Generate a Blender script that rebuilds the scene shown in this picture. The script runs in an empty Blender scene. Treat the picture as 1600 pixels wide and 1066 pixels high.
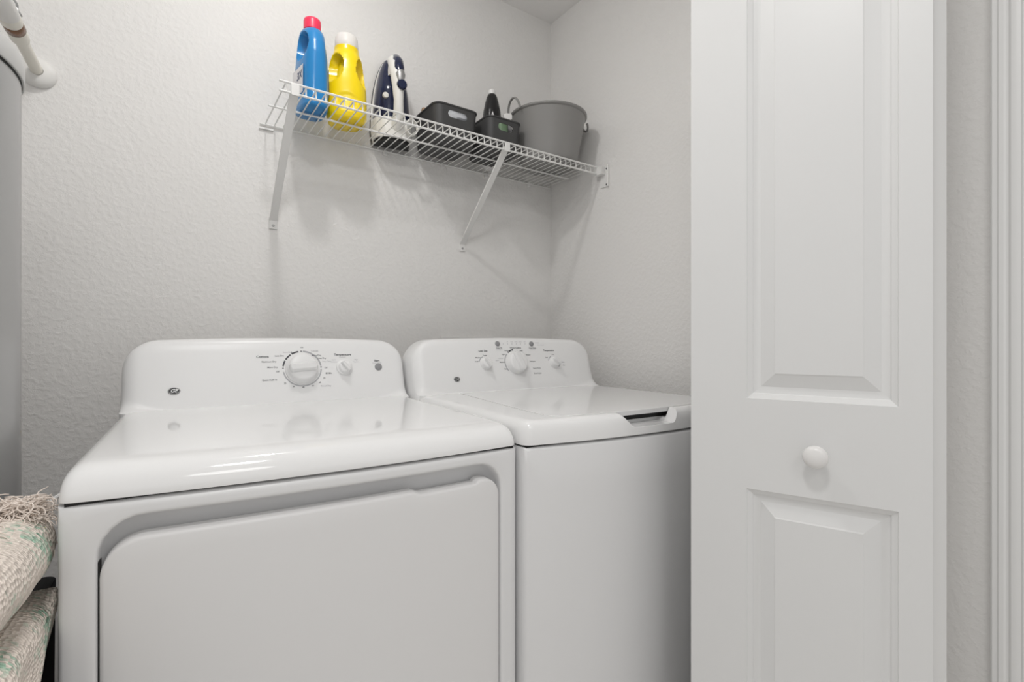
import bpy, math, random
from mathutils import Matrix, Vector
random.seed(7)
S = bpy.context.scene
COL = S.collection
R = math.radians

# ------------------------------------------------------------------ camera, light, exposure
cam_data = bpy.data.cameras.new('camera')
cam_data.sensor_width = 36.0
cam_data.lens = 787.0 / 1600.0 * 36.0
cam_data.clip_start = 0.02
cam = bpy.data.objects.new('camera', cam_data)
COL.objects.link(cam)
cam.location = (0, 0, 1.075)
cam.rotation_euler = (R(90), 0, R(-35.1))
S.camera = cam

S.view_settings.view_transform = 'Standard'
S.view_settings.look = 'None'
S.view_settings.gamma = 1.0
S.view_settings.use_curve_mapping = False
S.view_settings.exposure = 0.04

world = bpy.data.worlds.new('world')
S.world = world
world.use_nodes = True
wbg = world.node_tree.nodes['Background']
wbg.inputs['Color'].default_value = (1.0, 0.995, 0.985, 1)
wbg.inputs['Strength'].default_value = 0.58

def lamp(name, kind, loc, power, color, **kw):
    d = bpy.data.lights.new(name, kind)
    d.energy = power
    d.color = color
    for k, v in kw.items():
        setattr(d, k, v)
    o = bpy.data.objects.new(name, d)
    COL.objects.link(o)
    o.location = loc
    return o

lamp('closet_ceiling_lamp', 'AREA', (0.265, 1.045, 2.432), 2.7, (1.0, 0.985, 0.965), shape='DISK', size=0.085)
lamp('closet_lamp_glow', 'POINT', (0.265, 1.06, 2.395), 3.8, (1.0, 0.985, 0.965), shadow_soft_size=0.035)
lamp('hall_ceiling_lamp', 'AREA', (0.06, 0.08, 2.42), 8.0, (1.0, 0.99, 0.975), shape='DISK', size=0.24)

lamp('hall_far_fill', 'AREA', (-0.10, -1.20, 2.42), 6.5, (1.0, 0.99, 0.975), shape='DISK', size=0.60)  # unseen fill light, added to brighten the right wall strip and casing

# ------------------------------------------------------------------ materials
def mat(name, col, rough=0.5, metal=0.0, spec=0.5, coat=0.0, bump=None, vary=None, trans=0.0, ior=1.45):
    m = bpy.data.materials.new(name)
    m.use_nodes = True
    nt = m.node_tree
    b = nt.nodes['Principled BSDF']
    b.inputs['Base Color'].default_value = (*col, 1)
    b.inputs['Roughness'].default_value = rough
    b.inputs['Metallic'].default_value = metal
    b.inputs['Specular IOR Level'].default_value = spec
    b.inputs['Coat Weight'].default_value = coat
    b.inputs['Coat Roughness'].default_value = 0.05
    b.inputs['Transmission Weight'].default_value = trans
    b.inputs['IOR'].default_value = ior
    tc = nt.nodes.new('ShaderNodeTexCoord')
    if vary:
        sc, amt = vary
        n = nt.nodes.new('ShaderNodeTexNoise'); n.inputs['Scale'].default_value = sc
        n.inputs['Detail'].default_value = 3
        nt.links.new(tc.outputs['Object'], n.inputs['Vector'])
        mx = nt.nodes.new('ShaderNodeMix'); mx.data_type = 'RGBA'
        mx.inputs[6].default_value = (*[c * (1 - amt) for c in col], 1)
        mx.inputs[7].default_value = (*[min(1, c * (1 + amt)) for c in col], 1)
        nt.links.new(n.outputs['Fac'], mx.inputs[0])
        nt.links.new(mx.outputs[2], b.inputs['Base Color'])
    if bump:
        sc, strength, dist = bump[:3]
        n = nt.nodes.new('ShaderNodeTexNoise'); n.inputs['Scale'].default_value = sc
        n.inputs['Detail'].default_value = bump[3] if len(bump) > 3 else 4
        n.inputs['Roughness'].default_value = 0.55
        nt.links.new(tc.outputs['Object'], n.inputs['Vector'])
        bp = nt.nodes.new('ShaderNodeBump')
        bp.inputs['Strength'].default_value = strength
        bp.inputs['Distance'].default_value = dist
        src = n.outputs['Fac']
        if len(bump) > 4:      # flattened splatter: clip the noise so the coat has plateaus
            rp = nt.nodes.new('ShaderNodeMapRange')
            rp.interpolation_type = 'SMOOTHSTEP'
            rp.inputs['From Min'].default_value = bump[4]
            rp.inputs['From Max'].default_value = bump[5]
            nt.links.new(src, rp.inputs['Value'])
            src = rp.outputs['Result']
        nt.links.new(src, bp.inputs['Height'])
        nt.links.new(bp.outputs['Normal'], b.inputs['Normal'])
    return m

M = {}
M['wall'] = mat('wall_paint', (0.84, 0.828, 0.812), 0.75, spec=0.25, bump=(80, 0.22, 0.004, 3, 0.38, 0.70), vary=(3, 0.012))
M['ceiling'] = mat('ceiling_paint', (0.93, 0.92, 0.91), 0.85, spec=0.2, bump=(60, 0.4, 0.004, 3))
M['floor'] = mat('floor_tile', (0.78, 0.75, 0.71), 0.5, vary=(4, 0.1))
M['trim'] = mat('trim_paint', (0.90, 0.90, 0.895), 0.38, vary=(6, 0.01))
M['door'] = mat('door_paint', (0.77, 0.772, 0.77), 0.38, vary=(5, 0.01), bump=(160, 0.04, 0.001))
M['plastic_white'] = mat('appliance_top_plastic', (0.85, 0.85, 0.85), 0.07, spec=0.5, vary=(3, 0.005))
M['panel_white'] = mat('appliance_panel_plastic', (0.88, 0.88, 0.88), 0.3, spec=0.45, vary=(3, 0.005))
M['enamel'] = mat('cabinet_enamel', (0.78, 0.78, 0.785), 0.34, spec=0.45, vary=(3, 0.005))
M['door_enamel'] = mat('dryer_door_enamel', (0.78, 0.775, 0.775), 0.4, spec=0.4, vary=(3, 0.005))
M['black'] = mat('black_parts_and_gap_shade', (0.012, 0.012, 0.012), 0.6, vary=(20, 0.2))  # real black parts, and black standing in for shade inside gaps
M['ink'] = mat('dark_ink', (0.10, 0.10, 0.11), 0.6, vary=(50, 0.1))
M['ink_grey'] = mat('grey_ink', (0.48, 0.48, 0.50), 0.6, vary=(50, 0.05))
M['badge_black'] = mat('badge_black', (0.015, 0.015, 0.018), 0.25, vary=(50, 0.1))
M['silver'] = mat('silver_print', (0.62, 0.62, 0.62), 0.35, metal=0.6, vary=(50, 0.05))
M['button'] = mat('grey_button', (0.30, 0.30, 0.31), 0.4, vary=(50, 0.05))
M['wire'] = mat('white_vinyl_wire', (0.84, 0.835, 0.82), 0.35, vary=(20, 0.02))
M['blue'] = mat('blue_bottle_plastic', (0.018, 0.225, 0.54), 0.28, coat=0.2, vary=(6, 0.05))
M['pink'] = mat('pink_cap_plastic', (0.86, 0.045, 0.11), 0.35, vary=(8, 0.04))
M['yellow'] = mat('yellow_bottle_plastic', (0.95, 0.70, 0.003), 0.28, coat=0.2, vary=(6, 0.03))
M['clear'] = mat('clear_cap_plastic', (0.95, 0.93, 0.91), 0.25, trans=0.25, ior=1.2, vary=(8, 0.02))
M['label'] = mat('paper_label', (0.80, 0.79, 0.80), 0.5, vary=(30, 0.03))
M['label_blue'] = mat('label_dark_blue', (0.03, 0.06, 0.16), 0.5, vary=(30, 0.1))
M['navy'] = mat('navy_plastic', (0.006, 0.012, 0.048), 0.14, coat=0.3, vary=(10, 0.1))
M['iron_white'] = mat('iron_white_plastic', (0.80, 0.79, 0.76), 0.3, vary=(10, 0.02))
M['sole'] = mat('soleplate_metal', (0.10, 0.10, 0.11), 0.35, metal=0.7, vary=(30, 0.1))
M['chrome'] = mat('satin_metal', (0.42, 0.42, 0.42), 0.42, metal=0.8, vary=(30, 0.05))
M['bin'] = mat('charcoal_plastic', (0.062, 0.062, 0.063), 0.45, vary=(8, 0.08), bump=(300, 0.05, 0.0005))
M['tub'] = mat('grey_tub_plastic', (0.28, 0.275, 0.268), 0.30, vary=(5, 0.04))
M['black_gloss'] = mat('black_gloss_plastic', (0.012, 0.012, 0.013), 0.18, vary=(20, 0.1))
M['white_gloss'] = mat('white_gloss_plastic', (0.82, 0.81, 0.80), 0.25, vary=(20, 0.02))
M['green'] = mat('green_bottle_plastic', (0.28, 0.42, 0.26), 0.35, vary=(20, 0.1))
M['tan'] = mat('tan_wood', (0.50, 0.33, 0.21), 0.6, vary=(40, 0.15))
M['cloth'] = mat('pale_cloth', (0.74, 0.76, 0.80), 0.9, vary=(60, 0.2), bump=(250, 0.3, 0.002))
M['tank'] = mat('grey_tank_enamel', (0.40, 0.40, 0.40), 0.26, spec=0.6, vary=(3, 0.01))
M['tank_cap'] = mat('tank_cap_grey', (0.62, 0.62, 0.61), 0.4, vary=(5, 0.02))
M['pvc'] = mat('cream_pvc', (0.80, 0.775, 0.70), 0.35, vary=(8, 0.04))
M['pvc_white'] = mat('white_pvc', (0.82, 0.81, 0.79), 0.4, vary=(8, 0.02))
M['rust'] = mat('brown_joint', (0.15, 0.055, 0.012), 0.22, metal=0.3, vary=(60, 0.7))
M['dark_fabric'] = mat('hamper_gap_black', (0.012, 0.012, 0.013), 0.9, vary=(30, 0.2))  # also gives the black of the shaded gap beside the dryer
M['fringe'] = mat('cotton_fringe', (0.84, 0.75, 0.68), 0.9, vary=(60, 0.12))

def rug_material():
    m = bpy.data.materials.new('woven_cotton_rug'); m.use_nodes = True
    nt = m.node_tree; b = nt.nodes['Principled BSDF']
    b.inputs['Roughness'].default_value = 0.95
    b.inputs['Specular IOR Level'].default_value = 0.1
    uv = nt.nodes.new('ShaderNodeTexCoord')
    mp = nt.nodes.new('ShaderNodeMapping'); mp.inputs['Scale'].default_value = (1, 1, 1)
    nt.links.new(uv.outputs['UV'], mp.inputs['Vector'])
    v = nt.nodes.new('ShaderNodeTexVoronoi'); v.inputs['Scale'].default_value = 215
    v.inputs['Randomness'].default_value = 0.55
    nt.links.new(mp.outputs['Vector'], v.inputs['Vector'])
    n = nt.nodes.new('ShaderNodeTexNoise'); n.inputs['Scale'].default_value = 13; n.inputs['Detail'].default_value = 2
    nt.links.new(mp.outputs['Vector'], n.inputs['Vector'])
    w = nt.nodes.new('ShaderNodeTexWhiteNoise'); w.noise_dimensions = '3D'
    nt.links.new(v.outputs['Position'], w.inputs['Vector'])
    add = nt.nodes.new('ShaderNodeMath'); add.operation = 'MULTIPLY_ADD'
    add.inputs[1].default_value = 0.30
    nt.links.new(w.outputs['Value'], add.inputs[0]); nt.links.new(n.outputs['Fac'], add.inputs[2])
    cr = nt.nodes.new('ShaderNodeValToRGB')
    e = cr.color_ramp.elements
    e[0].position = 0.70; e[0].color = (0.90, 0.81, 0.73, 1)
    e[1].position = 0.90; e[1].color = (0.40, 0.60, 0.47, 1)
    nt.links.new(add.outputs[0], cr.inputs['Fac'])
    nt.links.new(cr.outputs['Color'], b.inputs['Base Color'])
    bp = nt.nodes.new('ShaderNodeBump'); bp.inputs['Strength'].default_value = 1.0; bp.inputs['Distance'].default_value = 0.005
    bp.invert = True
    nt.links.new(v.outputs['Distance'], bp.inputs['Height'])
    nt.links.new(bp.outputs['Normal'], b.inputs['Normal'])
    return m
M['rug'] = rug_material()

# ------------------------------------------------------------------ helpers
def tag(o, label=None, cat=None, group=None, kind=None):
    if label: o['label'] = label
    if cat: o['category'] = cat
    if group: o['group'] = group
    if kind: o['kind'] = kind
    return o

def empty(name, loc, rz=0.0, label=None, cat=None, group=None, kind=None):
    o = bpy.data.objects.new(name, None)
    COL.objects.link(o)
    o.location = loc
    o.rotation_euler = (0, 0, rz)
    o.empty_display_size = 0.05
    return tag(o, label, cat, group, kind)

class MB:
    def __init__(self):
        self.v = []; self.f = []
    def add(self, v, f, mx=None):
        k = len(self.v)
        if mx is not None:
            v = [tuple(mx @ Vector(p)) for p in v]
        self.v += [tuple(p) for p in v]
        self.f += [tuple(i + k for i in q) for q in f]
        return self
    def box(self, x0, x1, y0, y1, z0, z1, mx=None):
        v = [(x0, y0, z0), (x1, y0, z0), (x1, y1, z0), (x0, y1, z0), (x0, y0, z1), (x1, y0, z1), (x1, y1, z1), (x0, y1, z1)]
        f = [(3, 2, 1, 0), (4, 5, 6, 7), (0, 1, 5, 4), (1, 2, 6, 5), (2, 3, 7, 6), (3, 0, 4, 7)]
        return self.add(v, f, mx)
    def loft(self, rings, closed=True, cap0=True, cap1=True, mx=None):
        n = len(rings[0]); v = [p for r in rings for p in r]; f = []
        m = n if closed else n - 1
        for i in range(len(rings) - 1):
            for j in range(m):
                a = i * n + j; b = i * n + (j + 1) % n
                f.append((a, b, b + n, a + n))
        if cap0: f.append(tuple(range(n - 1, -1, -1)))
        if cap1: f.append(tuple(range((len(rings) - 1) * n, len(rings) * n)))
        return self.add(v, f, mx)
    def lathe(self, prof, n=40, mx=None, cap0=True, cap1=True):
        rings = [[(r * math.cos(2 * math.pi * j / n), r * math.sin(2 * math.pi * j / n), z) for j in range(n)] for r, z in prof]
        return self.loft(rings, True, cap0, cap1, mx)
    def tube(self, pts, r, n=8, mx=None, closed=False):
        P = [Vector(p) for p in pts]
        rr = r if isinstance(r, (list, tuple)) else [r] * len(P)
        up = None; rings = []
        for i, p in enumerate(P):
            if closed: t = P[(i + 1) % len(P)] - P[i - 1]
            elif i == 0: t = P[1] - P[0]
            elif i == len(P) - 1: t = P[-1] - P[-2]
            else: t = (P[i + 1] - P[i]).normalized() + (P[i] - P[i - 1]).normalized()
            t.normalize()
            if up is None:
                a = Vector((0, 0, 1)) if abs(t.z) < 0.9 else Vector((1, 0, 0))
                up = (a - t * a.dot(t)).normalized()
            else:
                up = (up - t * up.dot(t)).normalized()
            s = t.cross(up)
            rings.append([tuple(p + (up * math.cos(2 * math.pi * j / n) + s * math.sin(2 * math.pi * j / n)) * rr[i]) for j in range(n)])
        if closed:
            rings.append(rings[0])
        return self.loft(rings, True, not closed, not closed, mx)
    def prism(self, outline, a, b, mx=None):
        """outline of (p, q) pairs extruded along the third axis from a to b"""
        return self.loft([[(p, q, a) for p, q in outline], [(p, q, b) for p, q in outline]], True, True, True, mx)
    def build(self, name, m, parent=None, smooth=True, angle=40, bevel=0.0, seg=3, fix=True):
        me = bpy.data.meshes.new(name)
        me.from_pydata(self.v, [], self.f)
        if fix:
            import bmesh
            bm = bmesh.new(); bm.from_mesh(me)
            bmesh.ops.remove_doubles(bm, verts=bm.verts, dist=1e-6)
            bmesh.ops.recalc_face_normals(bm, faces=bm.faces)
            bm.to_mesh(me); bm.free()
        me.materials.append(m)
        if smooth:
            me.shade_smooth(); me.set_sharp_from_angle(angle=R(angle))
        o = bpy.data.objects.new(name, me)
        COL.objects.link(o)
        if parent: o.parent = parent
        if bevel:
            b = o.modifiers.new('bevel', 'BEVEL'); b.width = bevel; b.segments = seg
            b.limit_method = 'ANGLE'; b.angle_limit = R(35); b.harden_normals = False
        return o

def cut(o, cutters, bevel=0.0, angle=35):
    """subtract cutter meshes from o and keep the result as o's own mesh"""
    tmp = []
    for cmb in cutters:
        c = cmb.build('cutter', M['black'], smooth=False)
        c.matrix_world = o.matrix_world if not o.parent else o.parent.matrix_basis @ o.matrix_basis
        tmp.append(c)
        b = o.modifiers.new('cut', 'BOOLEAN'); b.object = c; b.operation = 'DIFFERENCE'; b.solver = 'EXACT'
    bpy.context.view_layer.update()
    dg = bpy.context.evaluated_depsgraph_get()
    me = bpy.data.meshes.new_from_object(o.evaluated_get(dg))
    old = o.data
    o.modifiers.clear()
    m0 = old.materials[0]
    o.data = me
    me.name = old.name
    me.materials.clear(); me.materials.append(m0)
    for p in me.polygons: p.material_index = 0
    me.shade_smooth(); me.set_sharp_from_angle(angle=R(angle))
    for c in tmp:
        cm = c.data
        bpy.data.objects.remove(c); bpy.data.meshes.remove(cm)
    if bevel:
        b = o.modifiers.new('bevel', 'BEVEL'); b.width = bevel; b.segments = 2
        b.limit_method = 'ANGLE'; b.angle_limit = R(40); b.use_clamp_overlap = True
    return o

def rrect(x0, x1, y0, y1, r, n=8):
    pts = []
    for cx, cy, a0 in ((x1 - r, y1 - r, 0), (x0 + r, y1 - r, 90), (x0 + r, y0 + r, 180), (x1 - r, y0 + r, 270)):
        for k in range(n + 1):
            a = R(a0 + 90 * k / n)
            pts.append((cx + r * math.cos(a), cy + r * math.sin(a)))
    return pts

def superellipse(cx, cy, hx, hy, e, n=40):
    out = []
    for k in range(n):
        a = 2 * math.pi * k / n
        c, s = math.cos(a), math.sin(a)
        out.append((cx + hx * math.copysign(abs(c) ** (2 / e), c), cy + hy * math.copysign(abs(s) ** (2 / e), s)))
    return out

def text_geo(body, size, bold=0.0, shear=0.0):
    cu = bpy.data.curves.new('lettering_curve', 'FONT')
    cu.body = body; cu.size = size; cu.align_x = 'CENTER'; cu.align_y = 'CENTER'
    cu.offset = bold * size; cu.shear = shear; cu.resolution_u = 3
    o = bpy.data.objects.new('lettering_tmp', cu); COL.objects.link(o)
    bpy.context.view_layer.update()
    me = bpy.data.meshes.new_from_object(o.evaluated_get(bpy.context.evaluated_depsgraph_get()))
    v = [tuple(p.co) for p in me.vertices]; f = [tuple(p.vertices) for p in me.polygons]
    bpy.data.objects.remove(o); bpy.data.curves.remove(cu); bpy.data.meshes.remove(me)
    return v, f

def smoothstep(a, b, x):
    t = max(0.0, min(1.0, (x - a) / (b - a)))
    return t * t * (3 - 2 * t)

def struct(o):
    o['kind'] = 'structure'
    return o

# ------------------------------------------------------------------ room shell
XR, YW, HC = 1.385, 1.678, 2.44
XL, YB = -0.95, -1.7
struct(MB().box(XL - 0.1, XR + 0.1, YW, YW + 0.1, -0.05, HC + 0.1).build('wall_back', M['wall'], smooth=False))
struct(MB().box(XR, XR + 0.1, YB, YW, -0.05, HC + 0.1).build('wall_right', M['wall'], smooth=False))
struct(MB().box(XL - 0.1, XL, 0.565, YW, -0.05, HC + 0.1).build('wall_left', M['wall'], smooth=False))
struct(MB().box(XL - 0.1, XR + 0.1, YB, YW + 0.1, HC, HC + 0.1).build('ceiling', M['ceiling'], smooth=False))
struct(MB().box(-2.2, XR + 0.1, YB, YW + 0.1, -0.1, 0.0).build('floor', M['floor'], smooth=False))
wf = MB()                                   # closet front wall around the bifold opening
wf.box(1.225, XR, 0.565, 0.68, 0.0, HC)
struct(wf.build('wall_front', M['wall'], smooth=False))
# door casing on the right wall, in profile
prof = [(0, 0), (0.010, 0), (0.0125, 0.003), (0.0125, 0.010), (0.0145, 0.013), (0.0145, 0.020), (0.0125, 0.0235),
        (0.0125, 0.027), (0.0165, 0.031), (0.0175, 0.038), (0.0160, 0.045), (0.0175, 0.048), (0.0175, 0.055), (0.014, 0.058), (0, 0.058)]
y0c = 0.2766
ring = lambda z: [(XR - a, y0c - b, z) for a, b in prof]
struct(MB().loft([ring(0.0), ring(2.09)]).build('trim_1', M['trim'], angle=25))

# ------------------------------------------------------------------ bifold door
A0 = Vector((1.003, 0.269, 0)); ad = math.atan2(0.943, -0.333)
door = empty('door_1', (A0.x, A0.y, 0), 0.0, 'white folded bifold door with a round knob', 'door', kind='structure')

def door_leaf(mx, panels, name, flip):
    """leaf in local coords: u along width, w out of the room face, z up"""
    Wd, Tk, z0, z1 = 0.375, 0.035, 0.012, 2.015
    mb = MB()
    u0, u1 = panels
    us = [0, u0, u1, Wd]; zs = [z0, 0.20, 0.796, 0.967, 1.90, z1]
    P = lambda u, w, z: (u, w, z)
    for i in range(3):
        for j in range(5):
            if i == 1 and j in (1, 3): continue
            mb.add([P(us[i], 0, zs[j]), P(us[i + 1], 0, zs[j]), P(us[i + 1], 0, zs[j + 1]), P(us[i], 0, zs[j + 1])], [(0, 1, 2, 3)])
    for (a, b) in ((0.20, 0.796), (0.967, 1.90)):
        loops = []
        for ins, dep in ((0, 0), (0.0012, -0.0022), (0.009, -0.0058), (0.0105, -0.0082), (0.019, -0.0105), (0.0225, -0.0110), (0.0265, -0.0098), (0.0455, -0.0028), (0.048, -0.0012)):
            loops.append([P(u0 + ins, dep, a + ins), P(u1 - ins, dep, a + ins), P(u1 - ins, dep, b - ins), P(u0 + ins, dep, b - ins)])
        mb.loft(loops, True, False, True)
    # edges and back
    e = [P(0, 0, z0), P(Wd, 0, z0), P(Wd, 0, z1), P(0, 0, z1)]
    g = [P(0, -Tk, z0), P(Wd, -Tk, z0), P(Wd, -Tk, z1), P(0, -Tk, z1)]
    # subdivide the edge strips so that they meet the grid
    def strip(pa, pb):
        mb.add([pa, pb, (pb[0], -Tk, pb[2]), (pa[0], -Tk, pa[2])], [(0, 1, 2, 3)])
    for i in range(3):
        strip(P(us[i], 0, z0), P(us[i + 1], 0, z0)); strip(P(us[i], 0, z1), P(us[i + 1], 0, z1))
    for j in range(5):
        strip(P(0, 0, zs[j]), P(0, 0, zs[j + 1])); strip(P(Wd, 0, zs[j]), P(Wd, 0, zs[j + 1]))
    for i in range(3):
        for j in range(5):
            mb.add([P(us[i], -Tk, zs[j]), P(us[i + 1], -Tk, zs[j]), P(us[i + 1], -Tk, zs[j + 1]), P(us[i], -Tk, zs[j + 1])], [(3, 2, 1, 0)])
    mb.v = [tuple(mx @ Vector(p)) for p in mb.v]
    return mb.build(name, M['door'], door, angle=12)

d1 = Vector((-0.333, 0.943, 0)); n1 = Vector((-0.943, -0.333, 0))
mx1 = Matrix(((d1.x, n1.x, 0, 0), (d1.y, n1.y, 0, 0), (0, 0, 1, 0), (0, 0, 0, 1)))
leaf1 = door_leaf(mx1, (0.043, 0.2715), 'door_leaf', False)
d2 = Vector((0.333, 0.943, 0)); n2 = Vector((0.943, -0.333, 0))
o2 = Vector((0.067, 0.0, 0))
mx2 = Matrix(((d2.x, n2.x, 0, o2.x), (d2.y, n2.y, 0, o2.y), (0, 0, 1, 0), (0, 0, 0, 1)))
leaf2 = door_leaf(mx2, (0.043, 0.2715), 'door_leaf', True)
kz = Matrix(((d1.x, 0, n1.x, 0.158 * d1.x), (d1.y, 0, n1.y, 0.158 * d1.y), (0, 1, 0, 0.874), (0, 0, 0, 1)))
MB().lathe([(0.0105, 0.0), (0.0095, 0.004), (0.0085, 0.009), (0.011, 0.013), (0.0165, 0.016), (0.0195, 0.020), (0.0198, 0.024), (0.0175, 0.0285), (0.012, 0.0315), (0.005, 0.0328), (0.0, 0.033)], 36, kz, True, False).build('door_knob', M['white_gloss'], leaf1)

# ------------------------------------------------------------------ laundry appliances (local frame: x across, y towards the wall, z up)
W = 0.686
def end_round(x, r):
    u = min(x, W - x)
    if u >= r: return 0.0
    return r * (1 - math.sqrt(max(0.0, 1 - (1 - u / r) ** 2)))
XS = sorted(set([round(t, 5) for u in (0, 0.001, 0.003, 0.006, 0.010, 0.015, 0.021, 0.028, 0.036, 0.046, 0.058, 0.07, 0.09) for t in (u, W - u)] + [round(0.09 + (W - 0.18) * k / 24, 5) for k in range(25)]))
def bow_fn(sag):
    def fn(p):
        x, y, z = p
        k = max(0.0, 1 - max(0.0, y) / 0.28)
        return (x, y - sag * (1 - ((x - W / 2) / (W / 2)) ** 2) * k, z)
    return fn

def worktop(profile, zlo, zhi, sag, rt=0.026, rf=0.014):
    rings = []
    for x in XS:
        dt, df = end_round(x, rt), end_round(x, rf)
        ring = []
        for y, z in profile:
            zz = z - dt * max(0, (z - zlo) / (zhi - zlo))
            yy = y + df * max(0, 1 - y / 0.08)
            ring.append((x, yy, zz))
        rings.append(ring)
    mb = MB().loft(rings, True, True, True)
    b = bow_fn(sag)
    mb.v = [b(p) for p in mb.v]
    return mb

def control_panel(yb, zb, arch=0.009, ztop=1.083, rc=0.072):
    rings = []
    for x in XS:
        u = min(x, W - x)
        zt = ztop - arch * ((x - W / 2) / (W / 2)) ** 2 - end_round(x, rc)
        d = end_round(x, 0.030)
        fr = 0.002 + 0.028 * math.exp(-(u / 0.055) ** 2)
        yf = lambda z: yb + 0.3 * (z - zb) + d
        ring = [(x, yf(zb) - fr, zb - 0.006 - 1.15 * end_round(x, 0.026))]
        for k in range(7):
            a = R(-90 + 90 * k / 6)
            z = zb + fr + fr * math.sin(a)
            ring.append((x, yf(z) - fr + fr * math.cos(a), z))
        z1 = zb + fr
        for k in range(1, 9):
            z = z1 + (zt - 0.016 - z1) * k / 8
            ring.append((x, yf(z), z))
        q = yf(zt - 0.016)
        ring += [(x, q + 0.0045, zt - 0.0085), (x, q + 0.010, zt - 0.0035), (x, q + 0.018, zt - 0.0008), (x, q + 0.026, zt),
                 (x, 0.688, zt - 0.001), (x, 0.697, zt - 0.006), (x, 0.70, zt - 0.014), (x, 0.70, zb - 0.03), (x, yf(zb) + 0.01, zb - 0.03)]
        rings.append(ring)
    return MB().loft(rings, True, True, True)

def face_frame(yb, zb, x, z, lift=0.0):
    """frame on the tilted panel face: local x across, local y up the face, local z out"""
    t = math.atan(0.3)
    ey = Vector((0, math.sin(t), math.cos(t))); ez = Vector((0, -math.cos(t), math.sin(t)))
    o = Vector((x, yb + 0.3 * (z - zb), z)) + ez * lift
    return Matrix(((1, ey.x, ez.x, o.x), (0, ey.y, ez.y, o.y), (0, ey.z, ez.z, o.z), (0, 0, 0, 1)))

def lettering(items, yb, zb, parent, name, m):
    mb = MB()
    for (txt, x, z, size, bold) in items:
        v, f = text_geo(txt, size, bold)
        mb.add(v, f, face_frame(yb, zb, x, z, 0.0006))
    return mb.build(name, m, parent, smooth=False, fix=False)

def arc_marks(mb, mxf, r0, r1, a0, a1, n=16):
    va = []; 
    for k in range(n + 1):
        a = R(a0 + (a1 - a0) * k / n)
        va += [(r0 * math.cos(a), r0 * math.sin(a), 0), (r1 * math.cos(a), r1 * math.sin(a), 0)]
    mb.add(va, [(2 * k, 2 * k + 1, 2 * k + 3, 2 * k + 2) for k in range(n)], mxf)

def dial(parent, yb, zb, x, z, r, h, ang, skirt=1.16, name='dial'):
    mxf = face_frame(yb, zb, x, z)
    k = MB().lathe([(r * skirt, 0.0), (r * skirt, 0.002), (r * (skirt - 0.04), 0.0045), (r * 1.03, 0.006), (r, 0.0075), (r * 0.95, h * 0.8), (r * 0.90, h * 0.93), (r * 0.80, h), (r * 0.5, h * 1.03), (0.0, h * 1.04)], 48, mxf, True, False).build(name, M['panel_white'], parent)
    rz = mxf @ Matrix.Rotation(R(ang), 4, 'Z')
    g = MB(); hl, hw, hh = r * 0.93, r * 0.27, h * 0.62
    lo = rrect(-hl, hl, -hw * 1.25, hw * 1.25, hw * 0.9, 5); hi = rrect(-hl * 0.94, hl * 0.94, -hw * 0.8, hw * 0.8, hw * 0.6, 5)
    g.loft([[(a, b, h * 0.9) for a, b in lo], [(a * 0.98, b * 0.95, h * 0.9 + hh * 0.5) for a, b in lo], [(a, b, h * 0.9 + hh * 0.9) for a, b in hi], [(a * 0.95, b * 0.8, h * 0.9 + hh) for a, b in hi]], mx=rz)
    g.build('dial_grip', M['plastic_white'], k, angle=30)
    return k

def push_button(parent, yb, zb, x, z, r, h=0.004):
    return MB().lathe([(r * 1.12, 0), (r * 1.12, 0.001), (r, 0.0015), (r, h * 0.8), (r * 0.85, h), (0, h)], 28, face_frame(yb, zb, x, z), True, False).build('push_button', M['button'], parent)

def badge(parent, yb, zb, x, z, a, b):
    mxf = face_frame(yb, zb, x, z)
    el = lambda k, h: [(a * k * math.cos(2 * math.pi * t / 40), b * k * math.sin(2 * math.pi * t / 40), h) for t in range(40)]
    o = MB().loft([el(1.0, 0), el(1.0, 0.0012), el(0.95, 0.002)], mx=mxf).build('maker_badge', M['badge_black'], parent)
    s = MB()
    s.tube([(p[0], p[1], 0.0021) for p in el(0.90, 0)], 0.0006, 6, mxf, closed=True)
    v, f = text_geo('GE', b * 1.30, 0.02, 0.35)
    s.add(v, f, mxf @ Matrix.Translation((-0.0004, 0, 0.0026)))
    # four curls of the monogram's rim
    for qa in (45, 135, 225, 315):
        cx, cy = a * 0.66 * math.cos(R(qa)), b * 0.66 * math.sin(R(qa))
        s.tube([(cx + 0.0022 * math.cos(R(qa + t)), cy + 0.0016 * math.sin(R(qa + t)), 0.0023) for t in range(60, 301, 40)], 0.00035, 5, mxf)
    s.build('badge_script', M['silver'], o)
    return o

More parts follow.
